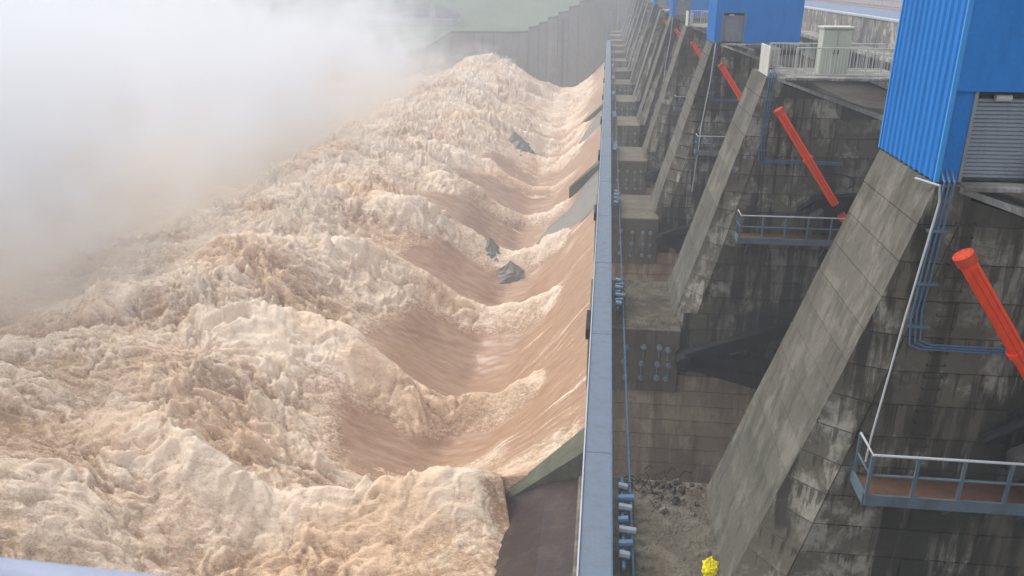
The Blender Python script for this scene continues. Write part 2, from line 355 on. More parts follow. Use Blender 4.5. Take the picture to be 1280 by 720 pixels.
# distant river, ground and hills
def terrain():
    m, t, bs = mat_new('calm_brown_river'); nb = NB(t); p = nb.pos()
    nb.l(nb.mix(nb.noise(nb.mapv(p, (.3, 1, 1)), .1, 6), (.36, .26, .19), (.55, .45, .36)), bs.inputs['Base Color']); bs.inputs['Roughness'].default_value = .5
    nb.bump(bs, nb.noise(p, .8, 6), .5, .5)
    MB().add([(-900, -200, -36), (-150, -200, -36), (-150, 900, -36), (-900, 900, -36)], [(0, 1, 2, 3)]).build('river', m)['kind'] = 'structure'
    # banks and hills beyond the far training wall
    nx, ny = 220, 160
    X, Y = np.meshgrid(np.linspace(-900, 700, nx), np.linspace(288, 900, ny))
    h = -22 + 6 * fbm(X / 60, Y / 60, 4, 3) + sst(Y - .25 * X, 340, 640) * (95 + 25 * fbm(X / 160, Y / 120, 5, 5)) + sst(X, -60, 200) * 14
    h = np.where(Y < 300, np.minimum(h, -21), h)
    m, t, bs = mat_new('green_hillside'); nb = NB(t); p = nb.pos()
    n1 = nb.noise(p, .05, 6, .6); n2 = nb.noise(p, .4, 6, .7)
    c = nb.mix(nb.ramp(n1, .4, .62), (.045, .10, .03), (.10, .14, .06)); c = nb.mix(nb.ramp(n2, .5, .7, 0, .6), c, (.03, .055, .02))
    nb.l(c, bs.inputs['Base Color']); bs.inputs['Roughness'].default_value = .95; nb.bump(bs, n2, 1, 1.5)
    tag(grid_mesh('hills', X, Y, h, m), 'green hills fading into the haze behind the training wall', kind='structure')
    # land the dam stands against, upstream
    MB().add([(60, -200, -6.0), (700, -200, -6.0), (700, 300, -6.0), (60, 300, -6.0)], [(0, 1, 2, 3)]).build('reservoir_water', M['pave'])['kind'] = 'structure'
    MB().box(-900, 700, -200, 900, -60, -44).build('ground', M['core'])['kind'] = 'structure'
terrain()

# ------------------------------------------------------------------ chute floor
xs = [12, 5, 0, -2.5, -5, -7.5, -11]
for (ya, yb, zs, mm, lab) in ((8, 41.4, (-26.0, -26.4, -27.0, -27.9, -29.7, -32.5, -37), 'wetfloor', 'wet red brown concrete chute floor of the idle bay at the near end'),
                              (PY(5) + 2, PY(6) + 3.6, (-25.3, -25.5, -25.75, -28.7, -32.3, -34.6, -38), 'greywet', 'wet grey chute floor of the longer idle bay halfway along the walkway'),
                              (PY(8) + 5, PY(9) + 3.6, (-25.3, -25.5, -25.75, -28.7, -32.3, -34.6, -38), 'greywet', 'small wet grey chute floor of the farthest idle bay')):
    cf = MB()
    for i in range(len(xs) - 1):
        cf.add([(xs[i], ya, zs[i]), (xs[i + 1], ya, zs[i + 1]), (xs[i + 1], yb, zs[i + 1]), (xs[i], yb, zs[i])], [(0, 1, 2, 3)])
    tag(cf.build('chute_floor', M[mm], smooth=True), lab, kind='structure')

# ------------------------------------------------------------------ piers
LIFT = .86
def slope_x(z): return XF + (XT - XF) * (z - ZB) / (ZD - ZB)
def pier_T(z): return TF + (TT - TF) * (z - ZB) / (ZD - ZB)
def nose(z): return 1.35 * (1 - (z - ZB) / (ZD - ZB)) ** 1.4
NW = .8
def pier(k):
    y = PY(k); b = (7.0, y + 2, -40.0)
    e = empty('dam_pier', b)
    # core: upper part with the sloped downstream edge (slightly inside of the lift pieces)
    i_ = .05
    mb = MB(); XR = 20.0
    pts = []
    for z, xl in ((ZB, XF + i_), (ZD - .04, XT + i_)):
        T = pier_T(z) - i_
        pts.append([(xl, y + .0, z), (XR, y + .0, z), (XR, y + T, z), (xl, y + T, z)])
    zr = -7.6   # the top falls away behind the edge
    top = [(XT + NW - .06, y, ZD - .04 - .25), (XT + NW - .03, y, ZD - .04), (12.4, y, -5.75), (XR, y, -6.2)]
    topf = [(x, y + TT - i_, z) for x, _, z in top]
    bot = [(XF + NW - .05, y, ZB), (XR, y, ZB)]; botf = [(x, y + TF - i_, z) for x, _, z in bot]
    vs = bot + top[::-1] + botf + topf[::-1]
    n = 6
    top[1] = (XT + NW - .03, y, ZD - .3)
    topf[1] = (XT + NW - .03, y + TT - i_, ZD - .3)
    vs = bot + top[::-1] + botf + topf[::-1]
    mb.add(vs, [tuple(range(n)), tuple(range(2 * n - 1, n - 1, -1))] + [(i, (i + 1) % n, n + (i + 1) % n, n + i) for i in range(n)])
    mb.build('pier_core', M['core'], e, b)
    MB().box(-.35, XR, y + .04, y + TF - .04, -40, -19.52).build('pier_base', M['lower'] if k <= 3 else M['core'], e, b)
    MB().box(4.16, XR, y + .05, y + TF - .05, -19.52, ZB).build('pier_body', M['core'], e, b)
    # toe block that carries the walkway
    MB().box(-.38, 4.16, y - .30, y + 6.45, -19.5, ZB).build('toe_block', M['block'], e, b, bevel=.06)
    # sloped face: one cast lift after the other
    det = k <= 4
    if det:
        z = ZB; j = 0
        while z < ZD - .1:
            z2 = min(z + LIFT, ZD); g = .014 if k <= 2 else .03
            pr = random.uniform(0, .02)
            zz = (z + g, z2 - g if z2 < ZD else z2)
            v = []
            for q in zz:
                xl = slope_x(q) - pr; T = pier_T(q)
                v.append([(xl, y - .06 + nose(q), q), (xl + NW, y - .06, q), (xl + NW, y + T, q), (xl, y + T, q)])
            MB().hexa(v[0] + v[1]).build('concrete_lift', M['slope'], e, b)
            z = z2; j += 1
    else:
        v = []
        for q in (ZB, ZD):
            xl = slope_x(q); T = pier_T(q); v.append([(xl, y - .06 + nose(q), q), (xl + NW, y - .06, q), (xl + NW, y + T, q), (xl, y + T, q)])
        MB().hexa(v[0] + v[1]).build('sloped_face', M['slope'], e, b)
    # near face: formwork panels
    if k <= 4:
        zlo = {1: -15.9, 2: -27, 3: -26, 4: -23}[k]; wp = 2.44 if k <= 3 else 3.24
        z = ZD; r_ = 0
        while z > zlo:
            z2 = z - LIFT
            zc = (z + z2) / 2
            xl0 = slope_x(z2) + NW + .02 if z2 > ZB else (4.2 if z2 > -19.4 else -.33)
            if k == 1 and z2 < ZB: break
            x = xl0; ce = (r_ % 2) * .8
            edges = [xl0] + [q for q in np.arange(-.33 + ce, 13.2, wp) if q > xl0 + .6] + [13.2]
            for a, c_ in zip(edges[:-1], edges[1:]):
                zt = z
                if a > 7.4 and z > ZD - 1.9:
                    ztop = ZD - .04 - (a - 7.4) * .355; ztr = ZD - .04 - (c_ - 7.4) * .355
                    if ztr < z2 + .1: continue
                    zt = min(z, ztop); ztr = min(z, ztr)
                else: ztr = z
                d = random.uniform(.03, .065) ; g = .008 if k <= 2 else .015; gz = .022 if k <= 2 else .03
                at = a + (slope_x(zt) - slope_x(z2)) if (a == xl0 and z2 > ZB) else a
                if at > c_ - .1: continue
                mb = MB().hexa([(a + g, y - d, z2 + gz), (c_ - g, y - d, z2 + gz), (c_ - g, y, z2 + gz), (a + g, y, z2 + gz),
                                (at + g, y - d, zt - g), (c_ - g, y - d, ztr - g), (c_ - g, y, ztr - g), (at + g, y, zt - g)])
                mb.build('concrete_panel', M['panel'] if z2 > -19.4 else M['lower'], e, b)
            z = z2; r_ += 1
    else:
        MB().hexa([(5.1, y - .05, ZB), (14, y - .05, ZB), (14, y, ZB), (5.1, y, ZB), (8.05, y - .05, ZD - .3), (13, y - .05, -6.0), (13, y, -6.0), (8.05, y, ZD - .3)]).build('near_face', M['panel'], e, b)
    # pale cap along the falling top edge
    MB().hexa([(7.36, y - .08, ZD - .12), (12.9, y - .08, -6.1), (12.9, y + .75, -6.1), (7.36, y + .75, ZD - .12), (7.36, y - .08, ZD + .01), (12.9, y - .08, -5.88), (12.9, y + .75, -5.88), (7.36, y + .75, ZD + .01)]).build('top_coping', M['deckc'], e, b)
    # divider wall downstream of the toe
    wy0 = y + 3.0; wt = 2.8
    if k in (2, 6, 9): MB().hexa([(-4.9, wy0 + .8, -40), (-.4, wy0, -40), (-.4, wy0 + wt, -40), (-4.9, wy0 + wt - .8, -40), (-4.9, wy0 + .8, -29.6), (-.4, wy0, -25.4), (-.4, wy0 + wt, -25.4), (-4.9, wy0 + wt - .8, -29.6)]).build('divider_wall', M['algae'], e, b)
    # anchor heads on the toe block
    if 2 <= k <= 7:
        for cx in (1.5, 2.35, 3.1, 3.62):
            for r_ in range(3):
                zc = -17.05 - r_ * .85 + random.uniform(-.08, .08); xx = cx + random.uniform(-.05, .05)
                a = MB().tube([(xx, y - .3, zc), (xx, y - .44, zc)], .15, 8).build('anchor_head', M['bolt'], e, b)
                MB().tube([(xx, y - .44, zc), (xx, y - .58, zc)], .07, 6).build('bolt', M['bolt'], a, b)
                if r_ < 2: MB().bar((xx, y - .33, zc - .12), (xx, y - .33, zc - .62), .05, .04).build('rod', M['bolt'], a, b)
    names = {1: 'nearest concrete pier with pale sloping face below the big blue house',
             2: 'concrete pier under the cream cabinet and white railing, behind the nearest pier',
             3: 'concrete pier carrying the second blue house, white hose down its side'}
    tag(e, names.get(k, ORD[k] + ' concrete pier counted from the near blue corrugated house'), 'dam pier', 'piers of the dam standing in a row')
for k in range(1, NP + 1): pier(k)
for o in bpy.data.objects:                     # the side of a lift is as stained as the panels next to it
    if o.type == 'MESH' and (o.name.startswith('concrete_lift') or o.name.startswith('sloped_face')):
        o.data.materials.append(M['panel'])
        for p in o.data.polygons:
            if p.normal.y < -.5: p.material_index = 1
# dam body upstream that closes the bays
MB().box(20.05, 24, 0, YWALL, -44, -6.3).build('dam_body', M['core'])
bpy.data.objects['dam_body']['kind'] = 'structure'
for k in range(0, NP):   # gates' skin plates in the bays
    y0, y1 = PY(k) + TF + .05, PY(k + 1) - .1
    mb = MB(); N = 8
    for i in range(N):
        a0, a1 = [R(-52 + 70 * q / N) for q in (i, i + 1)]
        mb.add([(4.2 + 11.5 * math.cos(a0), y0, -17.4 + 11.5 * math.sin(a0)), (4.2 + 11.5 * math.cos(a1), y0, -17.4 + 11.5 * math.sin(a1)), (4.2 + 11.5 * math.cos(a1), y1, -17.4 + 11.5 * math.sin(a1)), (4.2 + 11.5 * math.cos(a0), y1, -17.4 + 11.5 * math.sin(a0))], [(0, 1, 2, 3)])
    if k < 1: continue
    c = (12, y0, -26); e = empty('radial_gate', c)
    mb.build('skin_plate', M['black'], e, c)
    yk = y1 + .1
    q = (4.15, yk - .75, -17.4)
    for (ex, ez) in ((12.4, -14.2), (12.6, -19.6), (12.8, -17.6)):
        MB().bar(q, (ex, yk - .75, ez), .5, .62, (0, 0, 1)).build('arm', M['black'], e, c)
    for fx in (.42, .72):
        MB().bar((4.15 + fx * 8.2, yk - .75, -17.4 + fx * 3.2), (4.15 + fx * 8.4, yk - .75, -17.4 - fx * 2.1), .22, .22).build('brace', M['black'], e, c)
    MB().tube([(4.3, yk - 1.4, -17.4), (4.3, yk - .2, -17.4)], .38, 12).build('trunnion', M['black'], e, c)
    tag(e, {1: 'black radial gate arms fanning out behind the nearest sloping pier', 2: 'dark radial gate whose arms stop at the toe of the third pier'}.get(k, 'dark radial gate in the shade beside the ' + ORD[k + 1] + ' pier from the near house'), 'gate', 'radial gates between the piers')

# ------------------------------------------------------------------ blue houses
def corr(p, q, z0, z1, nrm, pitch=.33, d=.045):
    """corrugated sheet from p to q (xy), standing between z0 and z1"""
    p, q, n_ = Vector((*p, 0)), Vector((*q, 0)), Vector((*nrm, 0)); L = (q - p).length; u = (q - p) / L
    pts = []; t = 0
    while t < L - 1e-4:
        for ft, o in ((0, 0), (.42, 0), (.55, 1), (.87, 1)):
            tt = t + ft * pitch
            if tt < L: pts.append((tt, o * d))
        t += pitch
    pts.append((L, 0)); mb = MB(); vs = []
    for tt, o in pts:
        a = p + u * tt + n_ * o; vs += [(a.x, a.y, z0), (a.x, a.y, z1)]
    return mb.add(vs, [(2 * i, 2 * i + 2, 2 * i + 3, 2 * i + 1) for i in range(len(pts) - 1)])
def house(k, label):
    y = PY(k); ya, yb = y + .12, y + TT + .1; x0, x1 = 6.95, 12.45; z0, z1 = ZD + .05, 1.9; b = (9.7, y + 2, ZD)
    e = empty('gate_house', b)
    corr((x0, ya), (x0, yb), z0, z1, (-1, 0)).build('corrugated_wall', M['blue'], e, b)
    MB().box(x0 - .06, x0 + .03, ya - .05, ya + .02, z0, z1).build('corner_trim', M['blue_trim'], e, b)
    MB().box(x0 - .06, x0 + .03, yb - .02, yb + .05, z0, z1).build('corner_trim', M['blue_trim'], e, b)
    dx0, dx1, dz = 7.38, 8.86, -2.12
    MB().box(x0 + .03, x1, ya - .02, ya + .10, dz, z1).build('upper_wall', M['blue'], e, b)
    MB().box(x0 + .03, dx0, ya + .06, ya + .22, z0, dz).build('wall', M['blue'], e, b)
    MB().box(dx1, x1, ya, ya + .22, z0, dz).build('wall', M['blue'], e, b)
    MB().box(x0 + .04, x1, yb - .2, yb, z0, z1).build('wall', M['blue'], e, b)
    MB().box(x1 - .2, x1 + .01, ya + .23, yb - .21, z0, z1).build('wall', M['blue'], e, b)
    MB().box(x0 - .2, x1 + .2, ya - .25, yb + .2, z1, z1 + .18).build('roof', M['blue_trim'], e, b)
    for xx in (dx0, dx1 - .07): MB().box(xx, xx + .07, ya + .02, ya + .30, z0, dz).build('door_frame', M['frame'], e, b)
    MB().box(dx0 + .07, dx1 - .07, ya + .30, ya + .50, dz - .26, dz + .05).build('door_head', M['dark'], e, b)
    sh = MB(); n = 20; zz = np.linspace(z0 + .05, dz - .16, n + 1); vs = []; fs = []
    sh = MB()
    for i in range(n):
        a, c_ = zz[i], zz[i + 1]; m_ = (a + c_) / 2; q = (c_ - a)
        prof = [(a, 0), (a + .2 * q, .028), (c_ - .2 * q, .028), (c_, 0)]
        for (h0, d0), (h1, d1) in zip(prof[:-1], prof[1:]):
            sh.add([(dx0 + .07, ya + .26 - d0, h0), (dx1 - .07, ya + .26 - d0, h0), (dx1 - .07, ya + .26 - d1, h1), (dx0 + .07, ya + .26 - d1, h1)], [(0, 1, 2, 3)])
    s_ = sh.build('roller_shutter', M['shutter'], e, b)
    MB().box(dx0 + .07, dx1 - .07, ya + .20, ya + .27, z0 + .003, z0 + .07).build('bottom_bar', M['dark'], s_, b)
    MB().tube([(dx0 + .45, ya + .15, dz - .14), (dx0 + .75, ya + .15, dz - .14)], .07, 8).build('light_fitting', M['white'], e, b)
    tag(e, label, 'house', 'blue gate houses on the piers')
house(1, 'large blue corrugated gate house at the right edge, shutter door closed')
house(3, 'second blue gate house from the right, small shutter door facing the camera')
house(5, 'blue gate house cut by the top edge, partly behind the second house')
house(7, 'farthest and smallest patch of blue gate house at the top edge')

# deck slabs, ledge, rails, cabinet on the even piers
def deck_slab(k, x0=7.45):
    y = PY(k)
    o = MB().box(x0, 13.0, y - .10, y + 4.3, ZD - .10, ZD + .02)
    e = o.build('deck_slab', M['deckc'], None, (9, y, ZD), bevel=.02)
    tag(e, {1: 'thin pale deck slab under the near blue house', 2: 'whitish deck slab below the cream cabinet and railing', 3: 'deck slab under the second blue house', 4: 'deck slab with railing between the second and third blue houses',
            5: 'deck slab under the third blue house', 6: 'small deck slab beyond the third blue house'}[k], 'slab', 'deck slabs over the piers')
for k in range(1, 7): deck_slab(k)
def guard(k, label):
    y = PY(k); b = (9.7, y, ZD)
    e = empty('guard_railing', b)
    for (ya, xa, xb) in ((y + .0, 8.05, 12.45), (y + 2.6, 7.4, 12.45)):
        for zz in (ZD + 1.25, ZD + .14): MB().tube([(xa, ya, zz), (xb, ya, zz)], .032, 6).build('rail', M['white'], e, b)
        for t in np.linspace(xa, xb, 4): MB().bar((t, ya, ZD), (t, ya, ZD + 1.24), .06).build('post', M['white'], e, b)
        mb = MB(); n = 34 if ya == y else 30
        for t in np.linspace(xa + .08, xb - .08, n): mb.bar((t, ya, ZD + .14), (t, ya, ZD + 1.22), .022)
        mb.build('balusters', M['white'], e, b)
    mb = MB()
    for t in np.linspace(y + .2, y + 2.5, 12): mb.bar((7.4, t, ZD + .14), (7.4, t, ZD + 1.2), .022)
    mb.build('balusters', M['white'], e, b)
    tag(e, label, 'railing', 'white guard railings on the deck')
    o = MB().box(6.95, 7.01, y + .15, y + 2.3, ZD + .03, ZD + 1.28).build('side_panel', M['white'], None, (7, y + 1.2, ZD), bevel=.01)
    o.name = 'screen_board'; tag(o, 'pale upright board at the ' + ('left end of the near white railing' if k == 2 else 'edge of the far railing between two blue houses'), 'board')
guard(2, 'white barred guard railing round the cream cabinet')
guard(4, 'small white guard railing between the second and third blue houses')
def cabinet(k):
    y = PY(k); b = (9.8, y + 1.2, ZD); e = empty('electrical_cabinet', b)
    MB().box(9.25, 10.45, y + .75, y + 1.6, ZD + .06, ZD + 2.0).build('body', M['cab'], e, b, bevel=.02)
    MB().box(9.18, 10.52, y + .66, y + 1.7, ZD + 2.0, ZD + 2.08).build('top', M['white'], e, b, bevel=.01)
    for x0, x1 in ((9.29, 9.84), (9.86, 10.41)):
        d = MB().box(x0, x1, y + .725, y + .752, ZD + .14, ZD + 1.92).build('door', M['cab'], e, b, bevel=.005)
        MB().box(x1 - .1 if x0 < 9.5 else x0 + .06, x1 - .06 if x0 < 9.5 else x0 + .1, y + .69, y + .726, ZD + .95, ZD + 1.12).build('handle', M['dark'], d, b)
    tag(e, 'cream electrical cabinet standing behind the white railing', 'cabinet')
cabinet(2)

# upstream roadway
MB().box(16.9, 24.2, 0, YWALL, -6.28, -2.45).build('roadway_beam', M['deckc'])['kind'] = 'structure'
MB().box(17.35, 22.6, 0, YWALL, -2.446, -2.40).build('road', M['roadb'])['kind'] = 'structure'
MB().box(16.86, 17.34, 0, YWALL, -2.44, -2.32).build('kerb', M['walk_edge'])['kind'] = 'structure'
MB().box(22.62, 60, 0, YWALL, -6.2, -2.30).build('pavement', M['pave'])['kind'] = 'structure'
MB().box(15.4, 16.85, 0, YWALL, -4.35, -4.12).build('ledge', M['deckc'])['kind'] = 'structure'
MB().box(13.3, 16.9, 0, YWALL, -9.0, -6.35).build('service_trench', M['core'])['kind'] = 'structure'
e = empty('road_fence', (22.9, 60, -2.3))
for zz in (-1.2, -1.75, -2.2): MB().bar((22.9, 20, zz), (22.9, 140, zz), .05).build('rail', M['frame'], e, (22.9, 60, -2.3))
mb = MB()
for y in np.arange(20.2, 140, .35): mb.bar((22.9, y, -2.3), (22.9, y, -1.2), .025)
mb.build('balusters', M['frame'], e, (22.9, 60, -2.3))
tag(e, 'thin dark barred fence along the far side of the dam road', 'fence')

# ------------------------------------------------------------------ red hoist cylinders
def cylinder(k, label):
    y = PY(k) - .75; p = Vector((7.45, y, -5.35)); q = Vector((10.85, y, -10.1)); d = (q - p).normalized(); b = tuple(q)
    e = empty('hoist_cylinder', b)
    def seg(a, c_): return [tuple(p + d * a), tuple(p + d * c_)]
    L = (q - p).length
    rr = .175
    MB().tube(seg(.12, L), rr, 16).build('barrel', M['red'], e, b, smooth=True)
    MB().tube(seg(-.10, .12), .215, 16).build('end_cap', M['red_cap'], e, b, smooth=True)
    MB().tube(seg(L * .42, L * .42 + .12), .225, 16).build('flange', M['red'], e, b, smooth=True)
    MB().tube(seg(L * .85, L * .85 + .42), .265, 14).build('gland', M['black'], e, b, smooth=True)
    MB().tube(seg(L + .45, L + 1.6), .18, 12).build('lower_barrel', M['red'], e, b, smooth=True)
    MB().tube(seg(L + 1.6, L + 4.2), .10, 10).build('rod', M['frame'], e, b)
    # bracket that holds it on the pier
    m = p + d * L * .87
    for j in range(8):
        t = 2 * math.pi * j / 8; n1 = d.cross(Vector((0, 1, 0))).normalized(); c_ = p - d * .10 + n1 * .165 * math.cos(t) + Vector((0, 1, 0)) * .165 * math.sin(t)
        MB().tube([tuple(c_), tuple(c_ - d * .02)], .02, 6).build('bolt', M['red_cap'], e, b)
    for sgn in (-1, 1): MB().tube([tuple(p + d * .2 + Vector((0, -.22, .0)) + n1 * .06 * sgn), tuple(p + d * (L * .5) + Vector((0, -.24, 0)) + n1 * .06 * sgn), tuple(p + d * (L * .95) + Vector((0, -.22, 0)) + n1 * .05 * sgn)], .018, 5).build('oil_line', M['red_cap'], e, b)
    g = MB().tube([(m.x - 1.5 + .0, y + .45, m.z - .35), (m.x - .85, y + .3, m.z + .25), (m.x - .2, y + .1, m.z + .38), (m.x + 1.4, y + .3, m.z + .5)], .13, 8).build('bracket', M['black'], e, b)
    MB().box(m.x - .95, m.x + .9, y + .35, y + .68, m.z - 1.1, m.z + .3).build('bracket', M['black'], e, b, bevel=.05)
    MB().hexa([(m.x - 1.0, y - .2, m.z - .95), (m.x - .45, y - .2, m.z - 1.05), (m.x - .45, y + .3, m.z - 1.05), (m.x - 1.0, y + .3, m.z - .95), (m.x - 1.1, y - .2, m.z - .45), (m.x - .55, y - .2, m.z - .1), (m.x - .55, y + .3, m.z - .1), (m.x - 1.1, y + .3, m.z - .45)]).build('guard_plate', M['dark'], e, b, bevel=.08)
    tag(e, label, 'cylinder', 'red hoist cylinders slanting along the pier sides')
    # hanging hoses round the bracket
    pts = [(m.x - .2 + .9 * math.cos(t) * 1.0, y + .2, m.z + 1.05 + .35 * math.sin(t)) for t in np.linspace(math.pi * .8, -.8, 10)]
    MB().tube(pts, .035, 6).build('hose', M['black'], e, b)
cylinder(1, 'orange red hoist cylinder at the right edge below the big blue house')
cylinder(2, 'whole orange red hoist cylinder above the far platform, behind the nearest pier')
cylinder(3, 'orange red hoist cylinder just below the second blue house')
cylinder(4, 'short piece of red cylinder left of the second blue house, half hidden by its pier')
cylinder(5, 'small red cylinder under the third blue house')
cylinder(6, 'tiny red cylinder farthest along the row of piers')

# ------------------------------------------------------------------ platforms on the pier sides
def platform(k, label):
    y = PY(k); yf = y - 1.05; z = -11.05; x0, x1 = 6.28, 12.2; b = (9, y, z)
    e = empty('service_platform', b)
    MB().box(x0, x1, yf, y - .07, z - .05, z).build('floor', M['rustfloor'], e, b)
    MB().box(x0 - .03, x1, yf - .06, yf - .002, z - .20, z + .08).build('edge_beam', M['steel'], e, b)
    MB().box(x0 - .07, x0 - .002, yf, y - .07, z - .20, z + .08).build('edge_beam', M['steel'], e, b)
    for t in np.linspace(x0, x1, 7): MB().bar((t, yf, z), (t, yf, z + 1.08), .07).build('post', M['steel'], e, b)
    MB().bar((x0, y - .12, z), (x0, y - .12, z + 1.08), .07).build('post', M['steel'], e, b)
    for h, mm in ((1.1, M['pipe_pale']), (.58, M['steel'])):
        MB().tube([(x1, yf, z + h), (x0, yf, z + h), (x0, y - .1, z + h)], .032, 6).build('rail', mm, e, b)
    for t in np.linspace(x0 + .5, x1 - .3, 4):
        MB().bar((t, y - .06, z - 1.0), (t, yf + .1, z - .1), .07).build('bracket', M['steel'], e, b)
    tag(e, label, 'platform', 'railed service platforms fixed to the pier sides')
platform(1, 'railed platform with rusty floor at the lower right corner')
platform(2, 'railed platform below the whole red cylinder, behind the nearest pier')
platform(3, 'dark railed platform at the foot of the white hose')
platform(4, 'faint dark platform on the fourth pier side, mostly hidden')

# ------------------------------------------------------------------ pipes
def pipes(k):
    y = PY(k) - .12; b = (6.9, y, ZD)
    e = empty('pipe_run', b); nm = ORD[k]
    for i, (dx, mm) in enumerate(((0, 'pipe'), (.10, 'pipe'), (.20, 'pipe'))):
        xb = 7.0 + dx; pts = [(7.02 + dx, y + 1.3, ZD + .25), (7.02 + dx, y + .4, ZD + .38), (7.02 + dx, y, ZD + .1), (xb - .12, y, -7.0 + dx), (xb - .04, y, -7.62 + dx * .6), (xb + .2, y, -7.72 + dx * .6), (10.6, y, -7.76 + dx * .6)]
        MB().tube(pts, .022, 6).build('pipe', M[mm], e, b)
    for zz in (-5, -6.2, -7.2): MB().box(6.86, 7.30, y - .05, y + .1, zz, zz + .05).build('clamp', M['steel'], e, b)
    tag(e, {1: 'bundle of blue pipes down the nearest pier turning right under the red cylinder', 2: 'blue pipes below the white railing turning right behind the whole red cylinder', 3: 'blue pipes below the second blue house'}[k], 'pipes', 'blue pipe runs on the pier sides')
for k in (1, 2, 3): pipes(k)
def hose(k, label, pale):
    y = PY(k) - .2
    if k == 1: pts = [(6.62, y + .6, ZD + .06), (6.9, y, ZD + .05), (6.96, y, ZD - .3), (6.72, y, -7.0), (6.45, y - .1, -9.9), (6.42, y - .1, -10.6)]
    else: pts = [(7.05, y, ZD + .05), (6.9, y, -6.5), (6.55, y, -9.5), (6.5, y - .05, -11.0)] + ([(6.3, y, -14)] if k == 3 else [])
    o = MB().tube(pts, .024 if k == 1 else .04, 6).build('conduit', M['pipe_pale'], None, pts[-1])
    tag(o, label, 'conduit', 'white conduits down the pier sides')
hose(1, 'white conduit running down from the near blue house to the platform', 1)
hose(3, 'white hose hanging below the second blue house', 1)
hose(5, 'faint pale hose hanging below the third blue house', 1)
def rungs():
    b = (7.5, PY(1), -10); e = empty('step_irons', b)
    for zz in np.arange(-10.2, -4.6, .3):
        MB().tube([(7.42, PY(1) - .05, zz), (7.42, PY(1) - .16, zz), (7.80, PY(1) - .16, zz), (7.80, PY(1) - .05, zz)], .012, 5).build('rung', M['core'], e, b)
    tag(e, 'dark step irons set in the nearest pier between conduit and cylinder', 'ladder')
rungs()

# ------------------------------------------------------------------ walkway
def walkway():
    b = (.35, 100, -16); e = empty('steel_walkway', b)
    L = S / 2; y = 4.0; i = 0
    while y < 218:
        y2 = min(y + L, 218)
        MB().box(-.20, .68, y + .008, y2 - .008, -15.95, -15.0).build('girder', M['walk'], e, b)
        MB().box(-.25, -.203, y + .008, y2 - .008, -15.95, -14.94).build('edge_plate', M['walk_edge'], e, b)
        MB().box(.683, .72, y + .008, y2 - .008, -15.95, -14.955).build('edge_plate', M['pipe'], e, b)
        MB().box(-.205, .685, y2 - .05, y2 + .05, -14.998, -14.985).build('splice_plate', M['walk'], e, b)
        y = y2; i += 1
    tag(e, 'long blue grey steel walkway running between water and piers', 'walkway')
    # clamps and valves along the dam side of the walkway
    cl = empty('valve_cluster', (1.1, PY(2), -15.6))
    for j in range(7):
        yy = PY(2) + 1.0 + j * .55
        MB().tube([(.92, yy, -15.25 - .1 * (j % 2)), (1.22 + .1 * (j % 3), yy, -15.3)], .115, 8).build('valve', M['pipe'] if j % 2 else M['bolt'], cl, (1.1, PY(2), -15.6))
    MB().tube([(1.05, PY(2) + .6, -15.45), (1.05, PY(2) + 5.0, -15.45)], .06, 6).build('pipe', M['pipe'], cl, (1.1, PY(2), -15.6))
    tag(cl, 'blue valve cluster beside the walkway on the second pier toe', 'valves', 'valve clusters along the walkway')
    for k in (1, 3, 4, 5, 6, 7, 8):
        lab = 'blue valve cluster beside the walkway at the bottom edge of the picture' if k == 1 else 'valve cluster beside the walkway on the ' + ORD[k] + ' pier toe from the near end'
        copy_tree(cl, (k - 2) * S if k > 1 else -19.0, lab)
    # small dark boxes hung on the river side
    for k in range(2, 9):
        y = PY(k) - 3.0
        o = MB().box(-.47, -.26, y, y + 2.3, -15.55, -15.0).build('hanging_box', M['black'], None, (-.3, y, -15.3), bevel=.03)
        tag(o, ('longest ' if k == 2 else '') + 'dark box on the river side of the walkway near the ' + ORD[k] + ' pier toe', 'box', 'dark boxes on the river side of the walkway')
    # post at the far end
    c = (.2, 219, -16); e = empty('end_post', c)
    MB().box(-.5, .7, 218.4, 219.6, -16, -8.5).build('post', M['frame'], e, c, bevel=.05)
    MB().box(-.7, .9, 218.2, 219.8, -8.5, -8.2).build('cap', M['frame'], e, c)
    tag(e, 'grey upright post closing the far end of the walkway', 'post')
    o = MB().tube([(1.35, 4, -15.9), (1.35, 215, -15.9)], .05, 6).build('service_pipe', M['pipe'], None, (1.35, 4, -15.9))
    tag(o, 'thin blue pipe lying on the toes along the walkway', 'pipe')
walkway()

